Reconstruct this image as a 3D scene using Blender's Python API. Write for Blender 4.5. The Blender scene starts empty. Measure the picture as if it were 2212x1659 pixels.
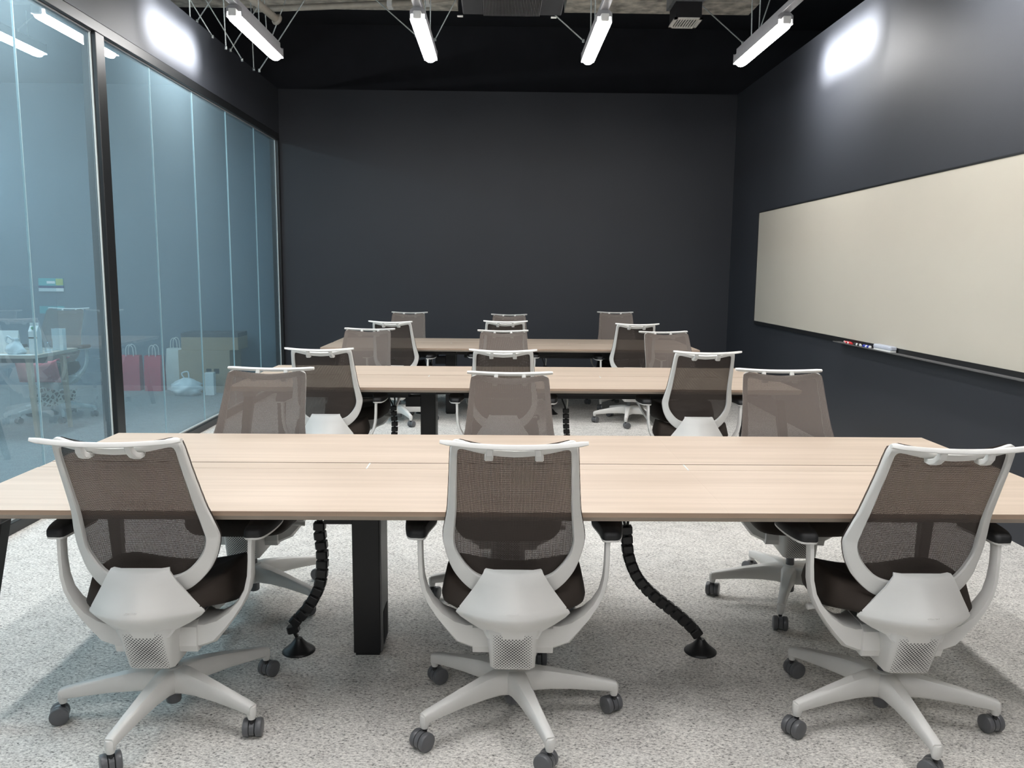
import bpy, bmesh, math, random
from mathutils import Vector, Matrix
random.seed(7)
PI = math.pi
scene = bpy.context.scene
COL = scene.collection

# ------------------------------------------------------------------ materials
def new_mat(name):
    m = bpy.data.materials.new(name); m.use_nodes = True
    nt = m.node_tree; nt.nodes.clear()
    out = nt.nodes.new('ShaderNodeOutputMaterial')
    return m, nt, out

def N(nt, t, **kw):
    n = nt.nodes.new(t)
    for k, v in kw.items():
        if k in n.inputs: n.inputs[k].default_value = v
        else: setattr(n, k, v)
    return n

def pbr(name, col, rough=0.5, metal=0.0, spec=0.5, noise=0.0, nscale=40.0, bump=0.0, bscale=300.0, coat=0.0):
    m, nt, out = new_mat(name)
    b = N(nt, 'ShaderNodeBsdfPrincipled', Roughness=rough, Metallic=metal)
    b.inputs['Specular IOR Level'].default_value = spec
    b.inputs['Coat Weight'].default_value = coat
    b.inputs['Base Color'].default_value = (*col, 1)
    tc = N(nt, 'ShaderNodeTexCoord')
    if noise > 0:
        n = N(nt, 'ShaderNodeTexNoise', Scale=nscale, Detail=3.0)
        nt.links.new(tc.outputs['Object'], n.inputs['Vector'])
        r = N(nt, 'ShaderNodeValToRGB')
        r.color_ramp.elements[0].position = .3; r.color_ramp.elements[1].position = .7
        r.color_ramp.elements[0].color = (*[c * (1 - noise) for c in col], 1)
        r.color_ramp.elements[1].color = (*[min(1, c * (1 + noise)) for c in col], 1)
        nt.links.new(n.outputs['Fac'], r.inputs['Fac']); nt.links.new(r.outputs['Color'], b.inputs['Base Color'])
    if bump > 0:
        n2 = N(nt, 'ShaderNodeTexNoise', Scale=bscale, Detail=2.0)
        nt.links.new(tc.outputs['Object'], n2.inputs['Vector'])
        bp = N(nt, 'ShaderNodeBump', Strength=bump, Distance=.002)
        nt.links.new(n2.outputs['Fac'], bp.inputs['Height']); nt.links.new(bp.outputs['Normal'], b.inputs['Normal'])
    nt.links.new(b.outputs['BSDF'], out.inputs['Surface'])
    return m

def emit(name, col, s):
    m, nt, out = new_mat(name)
    e = N(nt, 'ShaderNodeEmission', Color=(*col, 1), Strength=s)
    nt.links.new(e.outputs[0], out.inputs['Surface']); return m

def math_node(nt, op, a, b=None, c=None):
    n = nt.nodes.new('ShaderNodeMath'); n.operation = op
    for i, v in enumerate((a, b, c)):
        if v is None: continue
        if isinstance(v, (int, float)): n.inputs[i].default_value = v
        else: nt.links.new(v, n.inputs[i])
    return n.outputs[0]

def wood_mat(name, light, dark, rough=.38):
    m, nt, out = new_mat(name)
    b = N(nt, 'ShaderNodeBsdfPrincipled', Roughness=rough)
    b.inputs['Specular IOR Level'].default_value = .4
    tc = N(nt, 'ShaderNodeTexCoord')
    mp = N(nt, 'ShaderNodeMapping'); mp.inputs['Scale'].default_value = (1.1, 26, 26)
    nt.links.new(tc.outputs['Object'], mp.inputs['Vector'])
    n = N(nt, 'ShaderNodeTexNoise', Scale=1.0, Detail=6.0, Roughness=.6, Distortion=.35)
    nt.links.new(mp.outputs[0], n.inputs['Vector'])
    mp2 = N(nt, 'ShaderNodeMapping'); mp2.inputs['Scale'].default_value = (.55, 6, 6)
    nt.links.new(tc.outputs['Object'], mp2.inputs['Vector'])
    n2 = N(nt, 'ShaderNodeTexNoise', Scale=1.0, Detail=2.0)
    nt.links.new(mp2.outputs[0], n2.inputs['Vector'])
    f = math_node(nt, 'ADD', math_node(nt, 'MULTIPLY', n.outputs['Fac'], .6), math_node(nt, 'MULTIPLY', n2.outputs['Fac'], .4))
    r = N(nt, 'ShaderNodeValToRGB')
    r.color_ramp.elements[0].position = .30; r.color_ramp.elements[1].position = .66
    r.color_ramp.elements[0].color = (*dark, 1); r.color_ramp.elements[1].color = (*light, 1)
    nt.links.new(f, r.inputs['Fac']); nt.links.new(r.outputs['Color'], b.inputs['Base Color'])
    nt.links.new(b.outputs['BSDF'], out.inputs['Surface'])
    return m

def carpet_mat(name, c0, c1, c2):
    m, nt, out = new_mat(name)
    b = N(nt, 'ShaderNodeBsdfPrincipled', Roughness=.95)
    b.inputs['Specular IOR Level'].default_value = .1
    tc = N(nt, 'ShaderNodeTexCoord')
    rot = N(nt, 'ShaderNodeMapping'); rot.inputs['Scale'].default_value = (1.0, 1.6, 1); rot.inputs['Rotation'].default_value = (0, 0, .5)
    nt.links.new(tc.outputs['Object'], rot.inputs['Vector'])
    n1 = N(nt, 'ShaderNodeTexNoise', Scale=72.0, Detail=4.0, Roughness=.72)
    n2 = N(nt, 'ShaderNodeTexVoronoi', Scale=150.0)
    n3 = N(nt, 'ShaderNodeTexNoise', Scale=11.0, Detail=3.0)
    for n in (n1, n2, n3): nt.links.new(rot.outputs[0], n.inputs['Vector'])
    r = N(nt, 'ShaderNodeValToRGB')
    e = r.color_ramp.elements
    e[0].position = .33; e[0].color = (*c0, 1); e[1].position = .66; e[1].color = (*c2, 1)
    q = e.new(.47); q.color = (*c1, 1)
    f = math_node(nt, 'ADD', math_node(nt, 'MULTIPLY', n1.outputs['Fac'], .82), math_node(nt, 'MULTIPLY', n2.outputs['Distance'], .2))
    f = math_node(nt, 'ADD', f, math_node(nt, 'MULTIPLY', math_node(nt, 'SUBTRACT', n3.outputs['Fac'], .5), .17))
    nt.links.new(f, r.inputs['Fac']); nt.links.new(r.outputs['Color'], b.inputs['Base Color'])
    bp = N(nt, 'ShaderNodeBump', Strength=.6, Distance=.006)
    nt.links.new(n1.outputs['Fac'], bp.inputs['Height']); nt.links.new(bp.outputs['Normal'], b.inputs['Normal'])
    nt.links.new(b.outputs['BSDF'], out.inputs['Surface'])
    return m

def grid_axis(nt, sock, pitch, thread):
    f = math_node(nt, 'FRACT', math_node(nt, 'MULTIPLY', sock, 1 / pitch))
    return math_node(nt, 'LESS_THAN', f, thread)      # 1 on a thread

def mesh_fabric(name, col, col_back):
    # the sitter's side takes a paler base colour than the rear side
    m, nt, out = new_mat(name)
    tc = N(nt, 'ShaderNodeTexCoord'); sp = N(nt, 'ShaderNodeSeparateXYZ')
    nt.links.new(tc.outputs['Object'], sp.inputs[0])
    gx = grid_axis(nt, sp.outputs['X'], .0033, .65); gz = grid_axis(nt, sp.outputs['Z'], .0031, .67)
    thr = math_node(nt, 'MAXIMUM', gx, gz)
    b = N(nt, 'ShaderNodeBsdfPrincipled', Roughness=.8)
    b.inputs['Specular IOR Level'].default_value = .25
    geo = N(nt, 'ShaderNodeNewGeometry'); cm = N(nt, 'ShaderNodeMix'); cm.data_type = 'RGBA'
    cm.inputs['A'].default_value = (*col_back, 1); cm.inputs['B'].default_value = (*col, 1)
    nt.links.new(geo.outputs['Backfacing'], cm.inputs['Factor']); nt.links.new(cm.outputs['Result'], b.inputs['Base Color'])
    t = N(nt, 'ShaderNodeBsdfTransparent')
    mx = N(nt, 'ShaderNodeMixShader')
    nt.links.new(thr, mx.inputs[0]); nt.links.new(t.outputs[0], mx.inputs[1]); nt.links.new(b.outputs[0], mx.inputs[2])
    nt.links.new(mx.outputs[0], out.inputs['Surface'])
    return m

def perforated_mat(name, col, dark):
    """grey plastic with staggered round holes, laid out in the cover's own x-z plane"""
    m, nt, out = new_mat(name)
    tc = N(nt, 'ShaderNodeTexCoord'); sp = N(nt, 'ShaderNodeSeparateXYZ')
    nt.links.new(tc.outputs['Object'], sp.inputs[0])
    X, Z = sp.outputs['X'], sp.outputs['Z']
    px, pz = .0105, .0105
    def dots(ox, oz):
        fx = math_node(nt, 'SUBTRACT', math_node(nt, 'FRACT', math_node(nt, 'ADD', math_node(nt, 'MULTIPLY', X, 1 / px), ox + 50)), .5)
        fz = math_node(nt, 'SUBTRACT', math_node(nt, 'FRACT', math_node(nt, 'ADD', math_node(nt, 'MULTIPLY', Z, 1 / pz), oz + 50)), .5)
        d = math_node(nt, 'SQRT', math_node(nt, 'ADD', math_node(nt, 'MULTIPLY', fx, fx), math_node(nt, 'MULTIPLY', fz, fz)))
        return d
    d = math_node(nt, 'MINIMUM', dots(.5, .5), dots(0, 0))
    ax = math_node(nt, 'ABSOLUTE', X)
    az = math_node(nt, 'ABSOLUTE', math_node(nt, 'SUBTRACT', Z, .299))
    # holes shrink towards the panel's edge
    edge = math_node(nt, 'MAXIMUM', math_node(nt, 'MULTIPLY', ax, 1 / .058), math_node(nt, 'MULTIPLY', az, 1 / .064))
    rad = math_node(nt, 'SUBTRACT', .30, math_node(nt, 'MULTIPLY', math_node(nt, 'POWER', edge, 2.0), .15))
    hole = math_node(nt, 'MULTIPLY', math_node(nt, 'LESS_THAN', d, rad), math_node(nt, 'LESS_THAN', edge, 1.0))
    b = N(nt, 'ShaderNodeBsdfPrincipled', Roughness=.5)
    mx = N(nt, 'ShaderNodeMix'); mx.data_type = 'RGBA'
    mx.inputs['A'].default_value = (*col, 1); mx.inputs['B'].default_value = (*dark, 1)
    nt.links.new(hole, mx.inputs['Factor']); nt.links.new(mx.outputs['Result'], b.inputs['Base Color'])
    nt.links.new(b.outputs[0], out.inputs['Surface'])
    return m

def glass_mat(name, tint, haze_col, haze, ior=1.5):
    m, nt, out = new_mat(name)
    t = N(nt, 'ShaderNodeBsdfTransparent', Color=(*tint, 1))
    d = N(nt, 'ShaderNodeBsdfDiffuse', Color=(*haze_col, 1))
    mx = N(nt, 'ShaderNodeMixShader'); mx.inputs[0].default_value = haze
    nt.links.new(t.outputs[0], mx.inputs[1]); nt.links.new(d.outputs[0], mx.inputs[2])
    g = N(nt, 'ShaderNodeBsdfGlossy', Roughness=0.0, Color=(.95, .98, 1, 1))
    fr = N(nt, 'ShaderNodeFresnel', IOR=ior)
    geo = N(nt, 'ShaderNodeNewGeometry')
    f = math_node(nt, 'MULTIPLY', fr.outputs[0], math_node(nt, 'SUBTRACT', 1.0, geo.outputs['Backfacing']))
    m2 = N(nt, 'ShaderNodeMixShader')
    nt.links.new(f, m2.inputs[0]); nt.links.new(mx.outputs[0], m2.inputs[1]); nt.links.new(g.outputs[0], m2.inputs[2])
    nt.links.new(m2.outputs[0], out.inputs['Surface'])
    return m

def leopard_mat(name):
    m, nt, out = new_mat(name)
    tc = N(nt, 'ShaderNodeTexCoord')
    v = N(nt, 'ShaderNodeTexVoronoi', Scale=26.0); v.feature = 'DISTANCE_TO_EDGE'
    nt.links.new(tc.outputs['Object'], v.inputs['Vector'])
    r = N(nt, 'ShaderNodeValToRGB'); r.color_ramp.interpolation = 'CONSTANT'
    r.color_ramp.elements[0].color = (.62, .58, .50, 1)
    r.color_ramp.elements[1].position = .14; r.color_ramp.elements[1].color = (.05, .045, .04, 1)
    e = r.color_ramp.elements.new(.34); e.color = (.25, .2, .15, 1)
    b = N(nt, 'ShaderNodeBsdfPrincipled', Roughness=.9)
    nt.links.new(v.outputs['Distance'], r.inputs['Fac']); nt.links.new(r.outputs['Color'], b.inputs['Base Color'])
    nt.links.new(b.outputs[0], out.inputs['Surface'])
    return m

M = dict(
    wall=pbr('charcoal_satin_paint', (.030, .033, .040), .50, spec=.38, noise=.05, nscale=1.2, bump=.10, bscale=180),
    void=pbr('black_ceiling_paint', (.012, .013, .018), .8, noise=.15, nscale=4),
    frame=pbr('black_anodised_frame', (.010, .011, .012), .38, noise=.05),
    trim=pbr('pale_glazing_bead', (.62, .68, .68), .4, noise=.03),
    joint=pbr('clear_glazing_joint', (.34, .47, .50), .3, noise=.03),
    glass=glass_mat('blue_tinted_glass', (.72, .86, .92), (.40, .52, .58), .19),
    acrylic=glass_mat('clear_acrylic', (.90, .94, .96), (.6, .7, .75), .03),
    carpet=carpet_mat('speckled_grey_carpet', (.09, .087, .083), (.55, .53, .50), (.86, .835, .79)),
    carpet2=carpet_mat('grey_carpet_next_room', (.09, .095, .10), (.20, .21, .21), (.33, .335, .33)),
    wall2=pbr('blue_grey_wall_paint', (.155, .20, .235), .7, noise=.04, nscale=2),
    concrete=pbr('sprayed_grey_concrete', (.50, .47, .41), .95, noise=.45, nscale=9, bump=1.0, bscale=40),
    wood=wood_mat('pale_ash_laminate', (.60, .488, .392), (.46, .362, .280)),
    edge=wood_mat('brown_edge_band', (.42, .305, .225), (.30, .21, .155), .5),
    edge_under=wood_mat('grey_brown_edge', (.40, .335, .275), (.32, .265, .22), .6),
    black=pbr('black_powder_coat', (.008, .008, .009), .45, noise=.08),
    black_grey=pbr('dark_grey_metal', (.12, .12, .12), .45, noise=.08),
    rubber=pbr('black_plastic', (.012, .012, .013), .38, noise=.08),
    shell=pbr('light_grey_plastic', (.70, .69, .665), .48, noise=.012, nscale=15),
    caster=pbr('dark_grey_caster_plastic', (.115, .118, .125), .32, noise=.05),
    castpin=pbr('black_caster_core', (.015, .015, .016), .5, noise=.05),
    fabric=pbr('dark_brown_seat_fabric', (.024, .0165, .012), .78, spec=.35, noise=.12, nscale=400, bump=.35, bscale=900),
    pad=pbr('black_soft_pad', (.010, .010, .011), .55, noise=.1, nscale=200),
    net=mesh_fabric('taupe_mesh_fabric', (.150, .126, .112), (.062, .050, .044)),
    perf=perforated_mat('perforated_grey_plastic', (.66, .65, .625), (.05, .05, .05)),
    cream=pbr('cream_writing_surface', (.54, .505, .43), .16, spec=.5, noise=.012, nscale=2, coat=.3),
    steel=pbr('galvanised_steel', (.33, .35, .36), .45, metal=.7, noise=.15, nscale=30),
    rod=pbr('zinc_threaded_rod', (.42, .46, .46), .5, metal=.3, noise=.2, nscale=80),
    pipe=pbr('cream_painted_pipe', (.36, .33, .28), .6, noise=.1, nscale=20),
    lamp=emit('lit_lamp_diffuser', (1.0, .985, .97), 26.0),
    lamp2=emit('lit_lamp_next_room', (.92, .98, 1.0), 72.0),
    housing=pbr('grey_lamp_trunking', (.30, .30, .31), .5, noise=.05),
    grille=pbr('pale_vent_grille', (.60, .58, .54), .5, noise=.05),
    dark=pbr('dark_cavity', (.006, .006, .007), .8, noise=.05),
    unit=pbr('black_air_unit', (.022, .023, .026), .6, noise=.08),
    slat=pbr('grey_air_unit_slat', (.12, .12, .125), .5, noise=.05),
    white=pbr('white_plastic', (.78, .78, .76), .45, noise=.02),
    paper=pbr('white_paper', (.82, .82, .80), .8, noise=.02),
    red=pbr('red_marker_plastic', (.62, .03, .035), .3, noise=.05),
    blue=pbr('blue_marker_plastic', (.03, .05, .42), .3, noise=.05),
    eraser=pbr('pale_grey_eraser', (.50, .53, .60), .5, noise=.05),
    crimson=pbr('crimson_paper', (.50, .05, .08), .6, noise=.06, nscale=6),
    tote=pbr('white_cotton', (.70, .69, .65), .9, noise=.06, nscale=12, bump=.6, bscale=60),
    poly=pbr('white_polythene', (.72, .75, .76), .35, noise=.08, nscale=14),
    card=pbr('brown_cardboard', (.40, .30, .20), .85, noise=.06, nscale=10),
    card_dark=pbr('dark_card_lid', (.10, .11, .12), .8, noise=.06, nscale=10),
    pink=pbr('pink_red_cloth', (.62, .12, .15), .9, noise=.08, nscale=15, bump=.4, bscale=80),
    leopard=leopard_mat('leopard_print_cloth'),
    teal=pbr('teal_print', (.10, .38, .40), .7, noise=.05),
    lime=pbr('lime_print', (.45, .50, .16), .7, noise=.05),
    navy=pbr('navy_print', (.04, .06, .16), .7, noise=.05),
    green=pbr('green_print', (.05, .30, .12), .6, noise=.05),
    ink=pbr('black_ink', (.02, .02, .02), .7, noise=.05),
    leg_wood=wood_mat('beech_leg', (.50, .36, .24), (.40, .28, .18)),
)

# ------------------------------------------------------------------ mesh helpers
class MB:
    def __init__(s): s.bm = bmesh.new()
    def _take(s, b2, mat, mi, smooth):
        for f in b2.faces: f.material_index = mi; f.smooth = smooth
        me = bpy.data.meshes.new('tmp'); b2.to_mesh(me); b2.free()
        if mat is not None: me.transform(mat)
        s.bm.from_mesh(me); bpy.data.meshes.remove(me)
    def box(s, x0, x1, y0, y1, z0, z1, bevel=0, mat=None, mi=0, seg=2):
        b = bmesh.new(); bmesh.ops.create_cube(b, size=1)
        for v in b.verts:
            v.co = Vector(((x0 + x1) / 2 + v.co.x * (x1 - x0), (y0 + y1) / 2 + v.co.y * (y1 - y0), (z0 + z1) / 2 + v.co.z * (z1 - z0)))
        if bevel: bmesh.ops.bevel(b, geom=b.edges[:], offset=bevel, segments=seg, profile=.5, affect='EDGES')
        s._take(b, mat, mi, False); return s
    def loft(s, rings, cap=True, closed=True, mi=0, smooth=True, mat=None):
        b = bmesh.new(); R = [[b.verts.new(Vector(p)) for p in r] for r in rings]
        n = len(R[0])
        for a, c in zip(R, R[1:]):
            for i in range(n if closed else n - 1):
                j = (i + 1) % n
                try: b.faces.new((a[i], a[j], c[j], c[i]))
                except ValueError: pass
        if cap and closed:
            b.faces.new(list(reversed(R[0]))); b.faces.new(R[-1])
        bmesh.ops.recalc_face_normals(b, faces=b.faces[:])
        s._take(b, mat, mi, smooth); return s
    def tube(s, path, rad, n=10, mi=0, smooth=True, cap=True):
        path = [Vector(p) for p in path]
        if isinstance(rad, (int, float)): rad = [rad] * len(path)
        rings = []; up = None
        for i, p in enumerate(path):
            t = (path[min(i + 1, len(path) - 1)] - path[max(i - 1, 0)]).normalized()
            if up is None:
                up = t.orthogonal().normalized()
            up = (up - t * up.dot(t)).normalized(); sd = t.cross(up)
            rings.append([p + (up * math.cos(2 * PI * k / n) + sd * math.sin(2 * PI * k / n)) * rad[i] for k in range(n)])
        return s.loft(rings, cap, True, mi, smooth)
    def lathe(s, prof, n=24, mi=0, smooth=True, mat=None):
        rings = [[(r * math.cos(2 * PI * k / n), r * math.sin(2 * PI * k / n), z) for k in range(n)] for r, z in prof]
        return s.loft(rings, True, True, mi, smooth, mat)
    def prism(s, pts, d, axis='x', mi=0, mat=None):
        """pts: 2-D outline; d=(lo,hi) along axis"""
        def P(a, h):
            u, v = a
            return {'x': (h, u, v), 'y': (u, h, v), 'z': (u, v, h)}[axis]
        return s.loft([[P(a, d[0]) for a in pts], [P(a, d[1]) for a in pts]], True, True, mi, False, mat)
    def sweep(s, secs, mi=0, smooth=True, bevel=0):
        """secs: list of (centre, half_side_vec, half_up_vec): rounded-rectangle sections"""
        rings = []
        for c, a, u in secs:
            c, a, u = Vector(c), Vector(a), Vector(u)
            k = .72
            rings.append([c + a * x + u * y for x, y in ((1, -k), (1, k), (k, 1), (-k, 1), (-1, k), (-1, -k), (-k, -1), (k, -1))])
        return s.loft(rings, True, True, mi, smooth)
    def grid(s, fn, nu, nv, mi=0, smooth=True):
        b = bmesh.new()
        V = [[b.verts.new(Vector(fn(i / nu, j / nv))) for i in range(nu + 1)] for j in range(nv + 1)]
        for j in range(nv):
            for i in range(nu): b.faces.new((V[j][i], V[j][i + 1], V[j + 1][i + 1], V[j + 1][i]))
        s._take(b, None, mi, smooth); return s
    def build(s, name, mats, parent=None, loc=None):
        me = bpy.data.meshes.new(name); s.bm.to_mesh(me); s.bm.free()
        for m in (mats if isinstance(mats, (list, tuple)) else [mats]): me.materials.append(m)
        o = bpy.data.objects.new(name, me); COL.objects.link(o)
        if parent is not None: o.parent = parent
        if loc: o.location = loc
        return o

def smooth_angle(o, deg=35):
    me = o.data
    me.set_sharp_from_angle(angle=math.radians(deg))
    return o

def thing(name, label, cat, loc=(0, 0, 0), rz=0.0, group=None):
    o = bpy.data.objects.new(name, None); COL.objects.link(o); o.empty_display_size = .1
    o.location = loc; o.rotation_euler = (0, 0, rz)
    return tag(o, label, cat, group)

def tag(o, label, cat, group=None, kind=None):
    o['label'] = label; o['category'] = cat
    if group: o['group'] = group
    if kind: o['kind'] = kind
    return o

def struct(o):
    o['kind'] = 'structure'; return o

def copy_tree(o, parent=None, kids=None):
    c = o.copy(); COL.objects.link(c)
    if parent is not None: c.parent = parent; c.matrix_parent_inverse = o.matrix_parent_inverse.copy()
    for ch in KIDS.get(o.name, []): copy_tree(ch, c)
    return c
KIDS = {}
def index_kids():
    KIDS.clear()
    for o in bpy.data.objects:
        if o.parent: KIDS.setdefault(o.parent.name, []).append(o)

def catmull(P, n=8, closed=False):
    P = [Vector(p) for p in P]; out = []
    m = len(P)
    for i in range(m if closed else m - 1):
        if closed: a, b, c, d = P[i - 1], P[i], P[(i + 1) % m], P[(i + 2) % m]
        else: a, b, c, d = P[max(i - 1, 0)], P[i], P[i + 1], P[min(i + 2, m - 1)]
        for k in range(n):
            t = k / n
            out.append(.5 * ((2 * b) + (c - a) * t + (2 * a - 5 * b + 4 * c - d) * t * t + (3 * b - a - 3 * c + d) * t ** 3))
    if not closed: out.append(P[-1])
    return out

def interp(x, xs, ys):
    if x <= xs[0]: return ys[0]
    for i in range(len(xs) - 1):
        if x <= xs[i + 1]: return ys[i] + (ys[i + 1] - ys[i]) * (x - xs[i]) / (xs[i + 1] - xs[i])
    return ys[-1]

# ------------------------------------------------------------------ camera
F_PX, PITCH, YAW, ROLL, CAM_H = 1759.9, .1372, .0163, .0092, 1.447
fw = Vector((math.sin(YAW) * math.cos(PITCH), math.cos(YAW) * math.cos(PITCH), -math.sin(PITCH)))
rt = Vector((math.cos(YAW), -math.sin(YAW), 0)); up = rt.cross(fw)
r2 = rt * math.cos(ROLL) + up * math.sin(ROLL); u2 = up * math.cos(ROLL) - rt * math.sin(ROLL)
cd = bpy.data.cameras.new('camera'); cam = bpy.data.objects.new('camera', cd); COL.objects.link(cam)
cd.sensor_fit = 'HORIZONTAL'; cd.sensor_width = 36; cd.lens = F_PX / 2212 * 36; cd.clip_start = .05; cd.clip_end = 100
cam.matrix_world = Matrix(((r2.x, u2.x, -fw.x, 0), (r2.y, u2.y, -fw.y, 0), (r2.z, u2.z, -fw.z, CAM_H), (0, 0, 0, 1)))
scene.camera = cam

# ------------------------------------------------------------------ room shell
XL, XR, YB, YN, ZT, ZC = -2.647, 2.836, 10.10, -3.2, 3.57, 4.45
XN = -9.0            # far side of the next room
GX = XL - .045       # glass plane
def sbox(name, m, *a, bevel=0):
    return struct(MB().box(*a, bevel=bevel).build(name, m))
sbox('floor', M['carpet'], XL - .05, XR + .1, YN - .1, YB + .1, -.1, 0)
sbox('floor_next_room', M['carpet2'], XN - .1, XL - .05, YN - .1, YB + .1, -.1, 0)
sbox('wall_back', M['wall'], XL - .05, XR + .1, YB, YB + .12, 0, ZT)
sbox('wall_back_upper', M['void'], XN, XR + 2, YB + .5, YB + .6, ZT - .3, ZC)
sbox('wall_right', M['wall'], XR, XR + .12, YN, YB, 0, ZT)
sbox('wall_right_upper', M['void'], XR + 2, XR + 2.1, YN, YB + .6, ZT - .4, ZC)
sbox('wall_left', M['wall'], XL - .12, XL, YN, YB, 3.047, ZT)
sbox('wall_front', M['wall'], XN, XR + .12, YN - .12, YN, 0, ZC)
sbox('ceiling', M['void'], XN - .1, XR + 2.1, YN - .12, YB + .6, ZC, ZC + .1)
sbox('wall_back_next_room', M['wall2'], XN, XL - .05, YB, YB + .12, 0, 3.6)
sbox('wall_left_upper', M['void'], XL - .9, XL - .8, YN, YB + .6, 3.57, ZC)
sbox('ceiling_next_room', M['wall2'], XN, XL - .8, YN, YB + .12, 3.6, 3.7)
sbox('wall_left_next_room', M['wall2'], XN - .1, XN, YN, YB, 0, ZC)
# glazed partition: rails, post, beads, panes
sbox('trim_1', M['frame'], XL - .10, XL, YN, YB, 2.975, 3.047, bevel=.004)
sbox('trim_2', M['frame'], XL - .10, XL, YN, YB, 0, .062, bevel=.004)
sbox('trim_3', M['frame'], XL - .10, XL, 5.615, 5.735, .062, 2.975, bevel=.004)
sbox('trim_4', M['frame'], XL - .10, XL, YB - .07, YB - .001, .062, 2.975, bevel=.004)
sbox('trim_5', M['trim'], GX + .006, GX + .013, 5.600, 5.614, .062, 2.975)
sbox('trim_6', M['trim'], GX + .006, GX + .013, YB - .082, YB - .071, .062, 2.975)
sbox('trim_7', M['trim'], GX + .006, GX + .016, YN, YB - .07, .063, .076)
sbox('trim_8', M['housing'], GX + .006, GX + .016, YN, YB - .07, 2.966, 2.974)
ys = [YN, -2.25, -1.38, -.5, .37, 1.25, 2.13, 3.0, 3.88, 4.76, 5.598]
ys2 = [5.735, 6.53, 7.40, 8.28, 9.20, YB - .082]
k = 0; t = 8
for seq in (ys, ys2):
    for i, (a, b) in enumerate(zip(seq, seq[1:])):
        k += 1
        struct(MB().box(GX - .005, GX + .005, a + .002, b - .002, .07, 2.97).build('window_%d' % k, M['glass']))
        if i < len(seq) - 2:
            t += 1
            sbox('trim_%d' % t, M['joint'], GX - .006, GX + .0065, b - .0022, b + .0022, .07, 2.97)
# concrete beam pieces above the room
sbox('ceiling_beam', M['concrete'], XL - .8, -.44, 8.35, 8.75, 4.07, ZC)
sbox('ceiling_beam_right', M['concrete'], .64, 2.53, 8.35, 8.75, 4.07, ZC)

# ------------------------------------------------------------------ office chair
YZ_Z = [.40, .5, .58, .647, .72, .8, .9, .97]
YZ_Y = [-.155, -.155, -.155, -.165, -.195, -.235, -.285, -.315]
def back_y(x, z): return interp(z, YZ_Z, YZ_Y) + .9 * x * x
OUT = [(0, .962), (.06, .965), (.12, .974), (.155, .982), (.171, .979), (.179, .965), (.183, .93), (.187, .875), (.192, .814), (.198, .751), (.206, .708), (.214, .668), (.2165, .645), (.214, .622), (.207, .592), (.198, .567), (.185, .541), (.165, .516), (.147, .499), (.125, .484), (.09, .474), (.05, .470), (0, .469)]
INN = [(0, .936), (.06, .940), (.11, .949), (.145, .956), (.156, .953), (.160, .943), (.162, .92), (.164, .875), (.167, .814), (.170, .751), (.174, .708), (.178, .668), (.1795, .645), (.178, .628), (.172, .607), (.162, .588), (.149, .570), (.136, .556), (.122, .544), (.103, .534), (.075, .527), (.04, .524), (0, .523)]
def dense(P, n=3):
    return [(v.x, v.y) for v in catmull([(x, z, 0) for x, z in P], n)]
def loop(P):
    P = dense(P); return P + [(-x, z) for x, z in reversed(P[1:-1])]

def half_width(z):
    best = 0
    for (x0, z0), (x1, z1) in zip(OUT, OUT[1:]):
        if (z0 - z) * (z1 - z) <= 0 and abs(z0 - z1) > 1e-6:
            best = max(best, x0 + (x1 - x0) * (z - z0) / (z1 - z0))
    return best

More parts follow.
